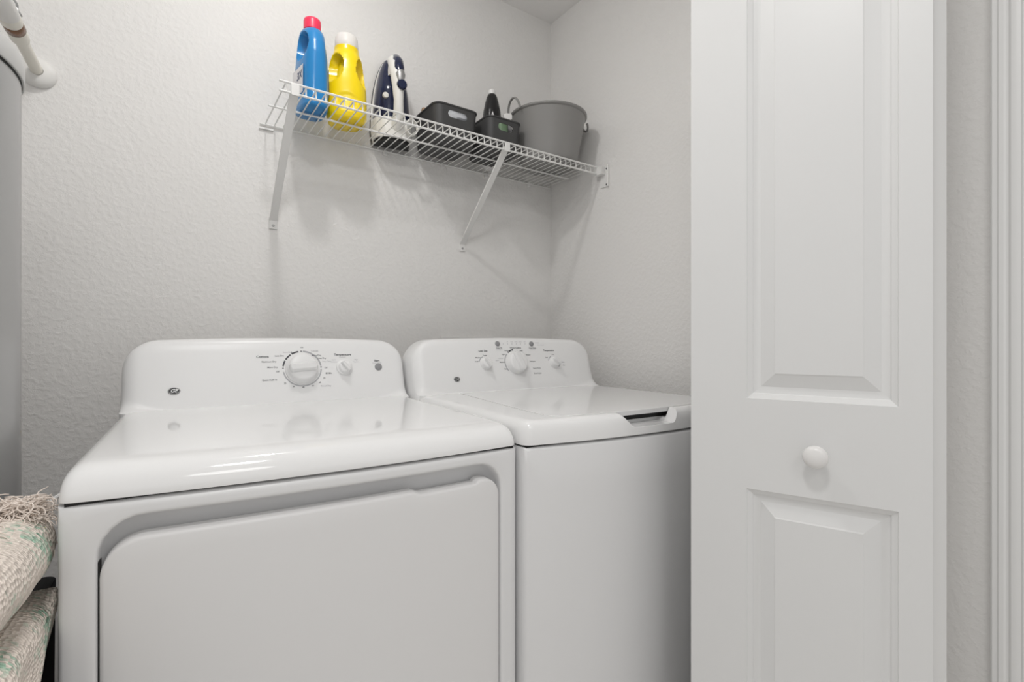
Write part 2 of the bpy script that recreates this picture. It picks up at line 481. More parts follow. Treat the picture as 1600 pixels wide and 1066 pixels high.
def cabinet(sag, z1, name, parent, recess=None):
    """front with rounded outer edges; optional recessed doorway (x0, x1, z0, z1, r, depth)"""
    z0 = 0.02
    mb = MB(); b = bow_fn(sag)
    n = 192
    if recess:
        rx0, rx1, rz0, rz1, rr, dep = recess
        cx, cz = (rx0 + rx1) / 2, (rz0 + rz1) / 2
    else:
        cx, cz = W / 2, (z0 + z1) / 2
    angs = [2 * math.pi * k / n for k in range(n)]
    for X_, Z_ in ((0, z0), (W, z0), (W, z1), (0, z1)):      # make sure the corners are hit
        a = math.atan2(Z_ - cz, X_ - cx) % (2 * math.pi)
        i = min(range(n), key=lambda q: abs(angs[q] - a)); angs[i] = a
    angs.sort()
    def rect_pt(a, ins):
        dx, dz = math.cos(a), math.sin(a)
        t = 1e9
        if dx > 1e-9: t = min(t, (W - cx) / dx)
        if dx < -1e-9: t = min(t, (0 - cx) / dx)
        if dz > 1e-9: t = min(t, (z1 - cz) / dz)
        if dz < -1e-9: t = min(t, (z0 - cz) / dz)
        x, z = cx + dx * t, cz + dz * t
        return (min(max(x, ins), W - ins), min(max(z, z0 + ins), z1 - ins))
    def rr_pt(a, off):
        hx, hz = (rx1 - rx0) / 2 + off, (rz1 - rz0) / 2 + off
        r = rr + off
        dx, dz = math.cos(a), math.sin(a)
        lo, hi = 0.0, 2.0
        for _ in range(40):
            t = (lo + hi) / 2
            qx, qz = abs(dx * t) - (hx - r), abs(dz * t) - (hz - r)
            sd = math.hypot(max(qx, 0), max(qz, 0)) + min(max(qx, qz), 0) - r
            if sd < 0: lo = t
            else: hi = t
        return (cx + dx * lo, cz + dz * lo)
    rings = []
    for ins, y in ((0, 0.68), (0, 0.32), (0, 0.16), (0, 0.08), (0, 0.04), (0, 0.012), (0.0008, 0.006), (0.003, 0.002), (0.007, 0.0)):
        rings.append([(*rect_pt(a, ins),) for a in angs])
        rings[-1] = [(p[0], y, p[1]) for p in rings[-1]]
    if recess:
        # spread the flat front so that the bow stays smooth
        for s in (0.35, 0.7):
            o = []
            for a in angs:
                p, q = rect_pt(a, 0.007), rr_pt(a, 0.005)
                o.append((p[0] * (1 - s) + q[0] * s, 0.0, p[1] * (1 - s) + q[1] * s))
            rings.append(o)
        for off, y in ((0.005, 0.0), (0.0025, 0.0008), (0.0008, 0.003), (-0.0002, 0.007), (-0.001, 0.018), (-0.005, 0.026), (-0.012, 0.031), (-0.022, dep)):
            rings.append([(p[0], y, p[1]) for p in (rr_pt(a, off) for a in angs)])
    for s in (0.8, 0.6, 0.4, 0.2, 0.02):
        last = rings[-1] if s == 0.8 else base
        if s == 0.8: base = rings[-1]
        rings.append([(cx + (p[0] - cx) * s, p[1], cz + (p[2] - cz) * s) for p in base])
    mb.loft(rings, True, True, True)
    mb.v = [b(p) for p in mb.v]
    return mb.build(name, M['enamel'], parent, angle=50)

def slab(outline, y0, y1, sag, bev, fine=14):
    """a panel with outline (x, z), front at y0, back at y1, bevelled front edge, following the bowed front"""
    mb = MB(); b = bow_fn(sag)
    cx = sum(p[0] for p in outline) / len(outline); cz = sum(p[1] for p in outline) / len(outline)
    nrm = []
    n = len(outline)
    for i in range(n):
        p, q = Vector(outline[i - 1]), Vector(outline[(i + 1) % n])
        t = (q - p); t.normalize() if t.length > 0 else None
        nrm.append(Vector((-t.y, t.x)))
    area = sum(outline[i][0] * outline[(i + 1) % n][1] - outline[(i + 1) % n][0] * outline[i][1] for i in range(n))
    sg = 1 if area > 0 else -1
    rings = []
    for off, y in ((0, y1), (0, y0 + bev), (bev * 0.12, y0 + bev * 0.5), (bev * 0.45, y0 + bev * 0.15), (bev, y0)):
        rings.append([(p[0] + sg * nr.x * off, y, p[1] + sg * nr.y * off) for p, nr in zip(outline, nrm)])
    base = rings[-1]
    for k in range(1, fine):
        s = 1 - k / fine
        rings.append([(cx + (p[0] - cx) * s, p[1], cz + (p[2] - cz) * s) for p in base])
    mb.loft(rings, True, True, True)
    mb.v = [b(p) for p in mb.v]
    return mb

def densify(pts, step=0.02):
    out = []
    for i in range(len(pts)):
        p, q = pts[i], pts[(i + 1) % len(pts)]
        L = math.hypot(q[0] - p[0], q[1] - p[1]); k = max(1, int(L / step))
        for j in range(k):
            out.append((p[0] + (q[0] - p[0]) * j / k, p[1] + (q[1] - p[1]) * j / k))
    return out

# ---- dryer
DSAG = 0.019
dryer = empty('clothes_dryer', (-0.1045, 0.845, 0), R(-3), 'white front-loading clothes dryer at left with one large dial and a square door', 'dryer')
cabinet(DSAG, 0.865, 'cabinet', dryer, (0.0405, 0.6465, 0.16, 0.843, 0.050, 0.034))
MB().box(0.007, W - 0.007, 0.004, 0.68, 0.862, 0.872).build('seam_gap_shade', M['black'], dryer, smooth=False)  # black filler added so the seam under the worktop reads as shade
prof_d = [(0.0, 0.8693), (-0.0005, 0.8735), (0.001, 0.880), (0.004, 0.8885), (0.0085, 0.8965), (0.0145, 0.903), (0.022, 0.9075), (0.032, 0.9105), (0.045, 0.912), (0.07, 0.9126),
          (0.12, 0.9128), (0.20, 0.9128), (0.30, 0.9128), (0.45, 0.9128), (0.60, 0.9128), (0.68, 0.9128), (0.69, 0.910), (0.69, 0.872), (0.68, 0.8693), (0.3, 0.8693), (0.15, 0.8693), (0.05, 0.8693)]
worktop(prof_d, 0.8693, 0.9128, DSAG).build('worktop', M['plastic_white'], dryer, angle=60)
YD, ZD = 0.60, 0.911
control_panel(YD, ZD).build('control_panel', M['panel_white'], dryer, angle=60)
out = []
for px, pz, r, a0 in ((0.6425, 0.8155, 0.036, 0), (0.0425, 0.8155, 0.05, 90)):
    cx = px - r if a0 == 0 else px + r
    for k in range(11):
        a = R(a0 + 9 * k)
        out.append((cx + r * math.cos(a), pz - r + r * math.sin(a)))
# finger notch in the top edge
right = out[:11]; left = out[11:]
outline = right + [(0.598, 0.8155), (0.594, 0.8135), (0.590, 0.8095), (0.480, 0.8095), (0.474, 0.8115), (0.466, 0.8155)] + left + [(0.0425, 0.19), (0.6425, 0.19)]
dd = slab(densify(outline, 0.012), -0.0015, 0.026, DSAG, 0.006).build('door', M['door_enamel'], dryer, angle=50)
slb = MB().box(0.0405, 0.0426, 0.006, 0.030, 0.19, 0.788); slb.v = [bow_fn(DSAG)(p) for p in slb.v]
slb.build('door_gap_shade', M['black'], dryer, smooth=False)  # black strip standing in for shade in the left door gap
badge(dryer, YD, ZD, 0.104, 0.955, 0.0125, 0.0088)
arc = MB(); mxk = face_frame(YD, ZD, 0.394, 1.0, 0.0005)
arc_marks(arc, mxk, 0.0465, 0.0505, 100, 122); arc_marks(arc, mxk, 0.0465, 0.0505, 126, 148); arc_marks(arc, mxk, 0.0465, 0.0505, 152, 171)
arc_marks(arc, mxk, 0.0465, 0.0505, 176, 179); arc_marks(arc, mxk, 0.0465, 0.0505, 90, 93); arc_marks(arc, mxk, 0.0465, 0.0505, 2, 5)
arc_marks(arc, mxk, 0.0505, 0.0545, 118, 120)
arc.build('dial_band', M['ink'], dryer, smooth=False, fix=False)
arc = MB(); arc_marks(arc, mxk, 0.0465, 0.0505, 8, 86, 30); arc_marks(arc, mxk, 0.0465, 0.0500, 190, 357, 50)
arc.build('dial_scale', M['ink_grey'], dryer, smooth=False, fix=False)
dial(dryer, YD, ZD, 0.394, 1.0, 0.0385, 0.022, 4, 1.14)
dial(dryer, YD, ZD, 0.506, 1.0, 0.0175, 0.017, 128, 1.3)
push_button(dryer, YD, ZD, 0.603, 0.999, 0.0095)
lettering([('Cottons', 0.297, 1.033, 0.0088, 0.02), ('Temperature', 0.503, 1.036, 0.0088, 0.02), ('Start', 0.600, 1.017, 0.0080, 0.02),
           ('Less Dry', 0.338, 1.035, 0.0062, 0.006), ('Optimum Dry', 0.312, 1.020, 0.0062, 0.006), ('More Dry', 0.320, 1.005, 0.0062, 0.006), ('Off', 0.332, 0.993, 0.0062, 0.006),
           ('Quick Fluff 10', 0.312, 0.972, 0.0062, 0.006), ('20', 0.349, 0.962, 0.0058, 0.006), ('30', 0.370, 0.953, 0.0058, 0.006), ('40', 0.394, 0.950, 0.0058, 0.006),
           ('50', 0.418, 0.953, 0.0058, 0.006), ('60', 0.437, 0.961, 0.0058, 0.006), ('70', 0.449, 0.972, 0.0058, 0.006), ('80 Min', 0.462, 0.985, 0.0062, 0.012), ('Off', 0.455, 1.000, 0.0058, 0.004),
           ('More Dry', 0.432, 1.035, 0.0062, 0.008), ('Less Dry', 0.446, 1.027, 0.0062, 0.008), ('Off', 0.395, 1.057, 0.0055, 0.004)], YD, ZD, dryer, 'panel_lettering', M['ink'])
lettering([('Casuals', 0.428, 1.047, 0.0064, 0.01), ('Easy Care', 0.458, 1.018, 0.0056, 0.0), ('Extra Dry', 0.358, 1.044, 0.0056, 0.0), ('Timed Dry', 0.452, 0.951, 0.0062, 0.0),
           ('Medium', 0.502, 1.029, 0.0056, 0.0), ('Low', 0.478, 1.022, 0.0056, 0.004), ('High', 0.540, 1.021, 0.0056, 0.004), ('Delicates', 0.478, 1.016, 0.0048, 0.0), ('Cottons', 0.540, 1.015, 0.0048, 0.0),
           ('Press & Hold', 0.600, 1.010, 0.0050, 0.0)], YD, ZD, dryer, 'faint_lettering', M['ink_grey'])

# ---- washer
WSAG = 0.033
washer = empty('washing_machine', (0.585, 0.790, 0), R(-3), 'white top-loading washing machine with a flat lid and three dials, between dryer and folded door', 'washing machine')
cabinet(WSAG, 0.865, 'cabinet', washer)
MB().box(0.007, W - 0.007, 0.004, 0.68, 0.862, 0.872).build('seam_gap_shade', M['black'], washer, smooth=False)  # added black filler, shade of the washer's worktop seam
ZL = 0.917
prof_w = [(0.0, 0.8693), (0.0, 0.876), (0.0012, 0.888), (0.003, 0.898), (0.0055, 0.906), (0.0095, 0.912), (0.015, 0.9155), (0.022, 0.917), (0.035, 0.917), (0.06, 0.917), (0.10, 0.917),
          (0.20, 0.917), (0.30, 0.917), (0.45, 0.917), (0.60, 0.917), (0.68, 0.917), (0.69, 0.914), (0.69, 0.872), (0.68, 0.8693), (0.3, 0.8693), (0.15, 0.8693), (0.05, 0.8693)]
wt = worktop(prof_w, 0.8693, 0.917, WSAG, 0.022, 0.018).build('worktop', M['plastic_white'], washer, angle=60)
def lid_outline(off=0.0):
    pts = [(0.132 - off, 0.553 + off)]
    pts += [(0.096 - off, 0.20)]
    fl = lambda x: 0.036 - WSAG * (1 - ((x - W / 2) / (W / 2)) ** 2) - off
    c = [(0.086 - off, 0.075), (0.0855 - off, 0.050), (0.092 - off * 0.8, 0.032 - off * 0.3), (0.107, fl(0.107) + 0.002)]
    pts += c
    for k in range(13):
        x = 0.13 + (W - 0.26) * k / 12
        pts.append((x, fl(x)))
    pts += [(W - p[0], p[1]) for p in reversed(c)] + [(W - 0.096 + off, 0.20), (W - 0.132 + off, 0.553 + off)]
    return pts
lidcut = MB().prism(lid_outline(0.0026), 0.894, 1.0)
# finger scoop through the front rim, below the lid
sc = []
for k in range(13):
    t = k / 12; sc.append((0.222 + 0.052 * t, 0.925 - 0.0385 * smoothstep(0, 1, t)))
for k in range(13):
    t = k / 12; sc.append((0.392 + 0.036 * t, 0.8865 + 0.0385 * smoothstep(0, 1, t)))
sc = [(0.215, 0.95)] + sc + [(0.435, 0.95)]
scm = Matrix(((1, 0, 0, 0), (0, 0, 1, 0), (0, 1, 0, 0), (0, 0, 0, 1)))
scoop = MB().prism(sc, -0.10, 0.022, scm)
cut(wt, [lidcut, scoop], bevel=0.0012, angle=38)
gkm = MB().prism(lid_outline(-0.016), 0.8945, 0.9064)
gkm.build('lid_gap_shade', M['black'], washer, smooth=False)  # black filler added under the lid to darken its gap like shade
MB().prism(lid_outline(0.0), 0.9068, 0.9178).build('lid', M['plastic_white'], washer, angle=30, bevel=0.0012)
YQ, ZQ = 0.56, 0.917
control_panel(YQ, ZQ, arch=0.009, ztop=1.085).build('control_panel', M['panel_white'], washer, angle=60)
badge(washer, YQ, ZQ, 0.132, 0.958, 0.0105, 0.0080)
mxk = face_frame(YQ, ZQ, 0.356, 1.004, 0.0005)
arc = MB(); arc_marks(arc, mxk, 0.0415, 0.0465, 97, 106); arc_marks(arc, mxk, 0.0415, 0.0465, 108, 122); arc_marks(arc, mxk, 0.0415, 0.0465, 124, 129)
arc.build('dial_band', M['ink'], washer, smooth=False, fix=False)
arc = MB(); arc_marks(arc, mxk, 0.0420, 0.0455, 138, 218, 30); arc_marks(arc, mxk, 0.0420, 0.0445, 10, 48, 20)
for cx, zz in ((0.240, 1.003), (0.511, 1.001)):
    m2 = face_frame(YQ, ZQ, cx, zz, 0.0005)
    arc_marks(arc, m2, 0.0225, 0.0250, 110, 165)
m2 = face_frame(YQ, ZQ, 0.511, 1.001, 0.0005); arc_marks(arc, m2, 0.0225, 0.0250, -40, 5)
arc.build('dial_scale', M['ink_grey'], washer, smooth=False, fix=False)
dial(washer, YQ, ZQ, 0.356, 1.004, 0.0365, 0.022, 108, 1.06)
dial(washer, YQ, ZQ, 0.240, 1.003, 0.0175, 0.017, 122, 1.15)
dial(washer, YQ, ZQ, 0.511, 1.001, 0.0175, 0.017, 142, 1.15)
push_button(washer, YQ, ZQ, 0.294, 1.066, 0.0078)
push_button(washer, YQ, ZQ, 0.428, 1.065, 0.0078)
for k, x in enumerate((0.316, 0.333, 0.350, 0.367, 0.384, 0.402)):
    MB().lathe([(0.0013, 0), (0.0013, 0.0006), (0, 0.0007)], 10, face_frame(YQ, ZQ, x, 1.065, 0.0001), True, False).build('indicator_light', M['ink_grey'], washer, smooth=False)
lettering([('Load Size', 0.236, 1.043, 0.0085, 0.02), ('Temperature', 0.496, 1.042, 0.0085, 0.02), ('Colors', 0.372, 1.052, 0.0078, 0.02), ('Whites', 0.349, 1.052, 0.0066, 0.01),
           ('Deep Fill', 0.298, 1.052, 0.0062, 0.01), ('Deep Rinse', 0.430, 1.051, 0.0062, 0.01), ('Heavy', 0.324, 1.043, 0.0062, 0.006), ('Light', 0.310, 1.031, 0.0062, 0.006),
           ('Medium', 0.302, 1.006, 0.0062, 0.006), ('Heavy', 0.312, 0.984, 0.0062, 0.006), ('Light', 0.382, 1.043, 0.0062, 0.006), ('Regular', 0.408, 1.028, 0.0062, 0.006), ('Delicates', 0.421, 1.006, 0.0062, 0.006),
           ('Speed Wash', 0.434, 0.983, 0.0062, 0.006), ('Drain & Spin', 0.434, 0.966, 0.0062, 0.006), ('Medium', 0.215, 1.022, 0.0060, 0.006), ('Small', 0.208, 1.010, 0.0060, 0.006), ('Large', 0.241, 1.029, 0.0060, 0.006),
           ('Cold', 0.481, 1.018, 0.0056, 0.008), ('Cool', 0.511, 1.028, 0.0056, 0.006), ('Warm', 0.549, 1.001, 0.0054, 0.006), ('Hot', 0.551, 0.990, 0.0054, 0.006)], YQ, ZQ, washer, 'panel_lettering', M['ink'])
lettering([('Add Softener', 0.298, 1.046, 0.0046, 0.0), ('Extra Water', 0.430, 1.045, 0.0046, 0.0), ('Normal', 0.298, 1.018, 0.0056, 0.0), ('Super', 0.284, 1.012, 0.0056, 0.0),
           ('Fill', 0.333, 1.0725, 0.0050, 0.0), ('Soak', 0.350, 1.0725, 0.0050, 0.0), ('Wash', 0.367, 1.0725, 0.0050, 0.0), ('Rinse', 0.384, 1.0725, 0.0050, 0.0), ('Spin', 0.402, 1.0725, 0.0050, 0.0),
           ('Lid Lock', 0.452, 1.069, 0.0050, 0.0), ('Press to cancel', 0.466, 1.061, 0.0046, 0.0)], YQ, ZQ, washer, 'faint_lettering', M['ink_grey'])

def print_on_panel(root):
    """the printing is the panel's own surface pattern: merge it into the panel mesh"""
    import bmesh
    kids = [c for c in root.children]
    panel = next(c for c in kids if c.name.split('.')[0] == 'control_panel')
    bm = bmesh.new(); bm.from_mesh(panel.data)
    for c in kids:
        if c.name.split('.')[0] not in ('panel_lettering', 'faint_lettering', 'dial_band', 'dial_scale'): continue
        n0 = len(bm.faces)
        m = c.data.materials[0]
        if m.name not in [q.name for q in panel.data.materials]: panel.data.materials.append(m)
        mi = [q.name for q in panel.data.materials].index(m.name)
        bm.from_mesh(c.data)
        bm.faces.ensure_lookup_table()
        for f in bm.faces[n0:]:
            f.material_index = mi; f.smooth = False
        d = c.data
        bpy.data.objects.remove(c); bpy.data.meshes.remove(d)
    bm.to_mesh(panel.data); bm.free()
print_on_panel(dryer); print_on_panel(washer)

# washer supply box in the wall, behind the washer panel
ob = empty('washer_outlet_box', (0.973, YW, 1.0), 0, 'white recessed washer outlet box frame on the wall just behind the washing machine panel', 'outlet box')
fr = MB(); w_, h_, t_ = 0.115, 0.091, 0.02
fr.box(-w_, w_, -0.006, 0.0, h_ - t_, h_); fr.box(-w_, w_, -0.006, 0.0, -h_, -h_ + t_)
fr.box(-w_, -w_ + t_, -0.006, 0.0, -h_ + t_, h_ - t_); fr.box(w_ - t_, w_, -0.006, 0.0, -h_ + t_, h_ - t_)
fr.build('frame', M['white_gloss'], ob, bevel=0.001)

# ------------------------------------------------------------------ wire shelf
ZS = 1.7285; YF = 1.381; XS0, XS1 = 0.250, 1.373
shelf = empty('wire_shelf', (XS0, YW, ZS), 0, 'white wire wall shelf above the machines, held by two slanted braces', 'shelf')
def sh(mb, name, m=M['wire'], **kw):
    mb.v = [(p[0] - XS0, p[1] - YW, p[2] - ZS) for p in mb.v]
    return mb.build(name, m, shelf, **kw)
RW = 0.0019; RT = 0.0031
deck = MB(); lip = MB()
xs = [0.2660 + 0.0248 * k for k in range(45)]
for x in xs:
    deck.tube([(x, YW - 0.004, ZS + 0.004), (x, YF + 0.004, ZS + 0.004), (x, YF + 0.0005, ZS + 0.001), (x, YF, ZS - 0.004), (x, YF, ZS - 0.020)], RW, 6)
sh(deck, 'wire_deck')
sh(MB().tube([(XS0, YW - 0.006, ZS), (XS1, YW - 0.006, ZS)], RT, 8), 'back_rail')
sh(MB().tube([(XS0, (YW + YF) / 2, ZS), (XS1 - 0.02, (YW + YF) / 2, ZS)], RT, 8), 'middle_rail')
sh(MB().tube([(XS0, YF - 0.004, ZS + 0.005), (XS1, YF - 0.004, ZS + 0.005)], RT, 8), 'front_rail')
sh(MB().tube([(XS0, YF - 0.004, ZS - 0.020), (XS1, YF - 0.004, ZS - 0.020)], RT, 8), 'front_rail')
def brace(x):
    top = Vector((x, YF - 0.006, ZS - 0.012)); foot = Vector((x, YW - 0.006, ZS - 0.287))
    d = (foot - top).normalized(); n = Vector((0, d.z, -d.y))   # n points out to the front-below
    if n.y > 0: n = -n
    mb = MB(); hw = 0.0108
    def quad(a, wa):
        return [tuple(a + Vector((-wa, 0, 0))), tuple(a + Vector((wa, 0, 0))), tuple(a + Vector((wa, 0, 0)) - n * 0.0022), tuple(a + Vector((-wa, 0, 0)) - n * 0.0022)]
    L = (foot - top).length
    mb.loft([quad(top + d * (L * s), w) for s, w in ((0, hw * 0.8), (0.03, hw), (0.90, hw), (0.965, hw * 1.05), (1.0, hw * 1.2))])
    for sx in (-1, 1):                                       # channel flanges
        a = top + Vector((sx * (hw - 0.001), 0, 0)) + d * 0.015; b = top + Vector((sx * (hw - 0.001), 0, 0)) + d * (L * 0.90)
        o3 = -n * 0.007
        mb.loft([[tuple(q + Vector((-0.0009, 0, 0))), tuple(q + Vector((0.0009, 0, 0))), tuple(q + Vector((0.0009, 0, 0)) + o3), tuple(q + Vector((-0.0009, 0, 0)) + o3)] for q in (a, b)])
    mb.box(x - 0.0115, x + 0.0115, YW - 0.0055, YW - 0.0005, ZS - 0.312, ZS - 0.280)
    mb.box(x - hw * 0.9, x + hw * 0.9, YF - 0.0110, YF - 0.0072, ZS - 0.026, ZS + 0.0015)
    o = sh(mb, 'support_brace', bevel=0.0008)
    s = MB().lathe([(0.0042, 0), (0.0036, 0.002), (0, 0.0026)], 14, Matrix(((1, 0, 0, x - XS0), (0, 0, -1, -0.0055), (0, 1, 0, -0.302), (0, 0, 0, 1))), True, False)
    s.build('screw', M['chrome'], o)
for x in (0.287, 0.946): brace(x)
eb = MB()                                                     # bracket on the right wall
eb.box(XR - 0.004, XR - 0.0005, 1.336, 1.378, ZS - 0.072, ZS + 0.006)
eb.box(XR - 0.026, XR - 0.004, 1.352, 1.392, ZS - 0.026, ZS + 0.004)
eb.box(XR - 0.010, XR - 0.004, 1.3345, 1.3405, ZS - 0.073, ZS + 0.007)
ebo = sh(eb, 'end_bracket', bevel=0.001)
for zz in (-0.004, -0.064):
    MB().lathe([(0.0034, 0), (0.003, 0.0015), (0, 0.0018)], 12, Matrix(((0, 0, -1, XR - XS0 - 0.004), (0, 1, 0, 1.346 - YW), (1, 0, 0, zz), (0, 0, 0, 1))), True, False).build('screw', M['black'], ebo)
for x in (0.64, 0.86, 1.05, 1.26):                      # little wall clips under the back rail
    sh(MB().box(x - 0.006, x + 0.006, YW - 0.012, YW - 0.0005, ZS - 0.013, ZS + 0.003), 'wall_clip', bevel=0.0015)
sh(MB().box(XS0 - 0.002, XS0 + 0.038, YW - 0.007, YW - 0.0005, ZS - 0.0145, ZS - 0.0085), 'wall_clip', bevel=0.001)
ZD_ = ZS + 0.0061        # top of the wires: what stands on the shelf rests here

# ------------------------------------------------------------------ bottles on the shelf
def bottle_body(secs, dents, n=88, taper=0.0):
    """secs: (z, cx, cy, hx, hy, e); dents: (x, y, z, rx, ry, rz, depth, dirx, diry)"""
    rings = []
    dense = []
    for i in range(len(secs) - 1):
        a, b = secs[i], secs[i + 1]
        k = max(1, int((b[0] - a[0]) / 0.004))
        for j in range(k):
            t = j / k
            dense.append(tuple(a[q] + (b[q] - a[q]) * t for q in range(6)))
    dense.append(secs[-1])
    for z, cx, cy, hx, hy, e in dense:
        ring = []
        for x, y in superellipse(cx, cy, hx, hy, e, n):
            x *= 1 - taper * max(0.0, min(1.0, 0.5 - (y - cy) / (2 * hy)))
            for (dx, dy, dz, rx, ry, rz, dep, ux, uy) in dents:
                q = ((x - dx) / rx) ** 2 + ((y - dy) / ry) ** 2 + ((z - dz) / rz) ** 2
                if q < 1:
                    s = min(1.0, (1 - q) * 2.8); s = s * s * (3 - 2 * s)
                    x += ux * dep * s; y += uy * dep * s
            ring.append((x, y, z))
        rings.append(ring)
    return MB().loft(rings, True, True, True)

# blue bottle: narrow side with a pinched grip faces the room
blue = empty('detergent_bottle', (0.366, 1.527, ZD_), R(3), 'blue plastic laundry bottle with a pink-red cap at the left end of the wire shelf', 'bottle', 'detergent bottles on the shelf')
secs = [(0.0, 0, 0, 0.041, 0.056, 3.0), (0.006, 0, 0, 0.0445, 0.060, 3.2), (0.03, 0, 0, 0.0455, 0.061, 3.2), (0.085, 0, 0, 0.0455, 0.061, 3.0), (0.12, 0, 0, 0.0450, 0.060, 2.8),
        (0.155, 0, -0.002, 0.0435, 0.057, 2.6), (0.19, 0, -0.003, 0.0410, 0.051, 2.5), (0.212, 0, -0.002, 0.0385, 0.044, 2.4), (0.226, 0, 0, 0.036, 0.038, 2.2), (0.231, 0, 0, 0.033, 0.034, 2.1), (0.233, 0, 0, 0.028, 0.028, 2)]
dents = [(-0.044, -0.014, 0.180, 0.036, 0.036, 0.043, 0.029, 1, 0.05), (0.044, -0.014, 0.180, 0.036, 0.036, 0.043, 0.024, -1, 0.05)]
bb = bottle_body(secs, dents, taper=0.26).build('body', M['blue'], blue, angle=60)
MB().lathe([(0.0225, 0.231), (0.0225, 0.237), (0.0238, 0.238), (0.0238, 0.262), (0.0225, 0.268), (0.018, 0.2715), (0.0, 0.273)], 36, None, True, False).build('cap', M['pink'], blue)
def side_x(y): return 0.0455 * (1 - 0.26 * max(0.0, min(1.0, 0.5 - y / 0.122)))
def side_patch(sx, ya, yb, za, zb, off, nz=2):
    rg = []
    for k in range(nz + 1):
        z = za + (zb - za) * k / nz
        rg.append([(sx * (side_x(ya + (yb - ya) * q / 8) * (1.0 if z < 0.10 else 0.99) + off), ya + (yb - ya) * q / 8, z) for q in range(9)])
    return MB().loft(rg, False, False, False)
lbo = side_patch(-1, -0.036, 0.040, 0.040, 0.118, 0.0004).build('label', M['label'], blue, fix=False)
v, f = text_geo('3X', 0.030, 0.02, 0.2)
lt = MB().add([(-(side_x(-(p[0] + 0.010)) + 0.0009), -(p[0] + 0.010), p[1] + 0.092) for p in v], f)
lt.build('label_print', M['label_blue'], lbo, smooth=False, fix=False)
lb2 = side_patch(1, -0.034, 0.040, 0.045, 0.125, 0.0004).build('label', M['label'], blue, fix=False)
rb = MB()
for k in range(8):
    q = side_patch(1, -0.030, 0.010, 0.056 + 0.008 * k, 0.060 + 0.008 * k, 0.0009, 1)
    rb.add(q.v, q.f)
rb.build('label_print', M['label_blue'], lb2, smooth=False, fix=False)

yel = empty('detergent_bottle', (0.472, 1.552, ZD_), R(-15), 'bright yellow plastic laundry bottle with a clear measuring cap, beside the blue bottle', 'bottle', 'detergent bottles on the shelf')
secs = [(0.0, 0, 0, 0.046, 0.048, 2.6), (0.006, 0, 0, 0.054, 0.055, 2.7), (0.02, 0, 0, 0.0585, 0.058, 2.7), (0.055, 0, 0, 0.0590, 0.059, 2.6), (0.09, 0, 0, 0.0580, 0.058, 2.5), (0.12, 0, 0, 0.0565, 0.056, 2.4),
        (0.150, 0, 0, 0.0535, 0.053, 2.3), (0.178, 0, 0, 0.0490, 0.049, 2.2), (0.200, 0, 0, 0.0430, 0.043, 2.1), (0.212, 0, 0, 0.0385, 0.0385, 2.0), (0.218, 0, 0, 0.0365, 0.0365, 2), (0.230, 0, 0, 0.0355, 0.0355, 2), (0.232, 0, 0, 0.031, 0.031, 2)]
dents = [(-0.042, -0.038, 0.155, 0.036, 0.034, 0.046, 0.026, 0.95, 0.30), (0.052, -0.026, 0.152, 0.032, 0.036, 0.048, 0.026, -0.95, 0.30), (0.0, -0.068, 0.050, 0.05, 0.02, 0.03, 0.003, 0, 1)]
bottle_body(secs, dents).build('body', M['yellow'], yel, angle=60)
MB().lathe([(0.0335, 0.230), (0.0345, 0.232), (0.0340, 0.246), (0.0325, 0.262), (0.0295, 0.269), (0.022, 0.272), (0.0, 0.2725)], 36, None, True, False).build('cap', M['clear'], yel)

# ------------------------------------------------------------------ steam iron standing on its heel, sole to the wall
iron = empty('clothes_iron', (0.652, 1.655, ZD_), R(-8), 'navy and white steam iron standing upright on its heel on the wire shelf', 'iron')
def halfw(z):           # boat-shaped plan of the sole, tip up
    t = z / 0.305
    if t < 0.12: return 0.063 + 0.007 * (t / 0.12)
    return 0.070 * math.sqrt(max(0.0, 1 - ((t - 0.12) / 0.88) ** 2.1))
ZI = [0.0 + 0.305 * k / 30 for k in range(31)]
sol = MB()
ol = [(halfw(z), z) for z in ZI] + [(-halfw(z), z) for z in reversed(ZI[:-1])]
sol.loft([[(x, 0.0, z) for x, z in ol], [(x, -0.006, z) for x, z in ol], [(x * 0.96, -0.008, 0.004 + z * 0.985) for x, z in ol]])
sol.build('soleplate', M['sole'], iron, angle=40)
def body_loft(z0, z1, s, depth_fn, y0, n=22, e=2.4):
    rings = []
    for k in range(n + 1):
        z = z0 + (z1 - z0) * k / n
        w, dp = halfw(z) * s, depth_fn(z)
        ring = [(w * math.copysign(abs(math.cos(a)) ** (2 / e), math.cos(a)), y0 - dp * abs(math.sin(a)) ** (2 / e), z) for a in [math.pi * q / 20 for q in range(21)]]
        rings.append(ring)
    return MB().loft(rings, True, True, True)
dep = lambda z: 0.058 * min(1, max(0.04, (0.300 - z) / 0.12)) ** 0.6
rim = MB(); rim.loft([[(x * 0.965, yy, 0.003 + z * 0.985) for x, z in ol] for yy in (-0.0075, -0.0125)])
rim.build('sole_rim', M['iron_white'], iron, angle=40)
body_loft(0.072, 0.290, 0.90, dep, -0.0115).build('water_tank', M['navy'], iron, angle=50)
body_loft(0.012, 0.076, 0.95, lambda z: 0.068, -0.0120, 8, 3.0).build('heel', M['iron_white'], iron, angle=50)
body_loft(0.0, 0.0125, 0.90, lambda z: 0.064, -0.0075, 2, 3.0).build('heel_foot', M['black'], iron, angle=50)
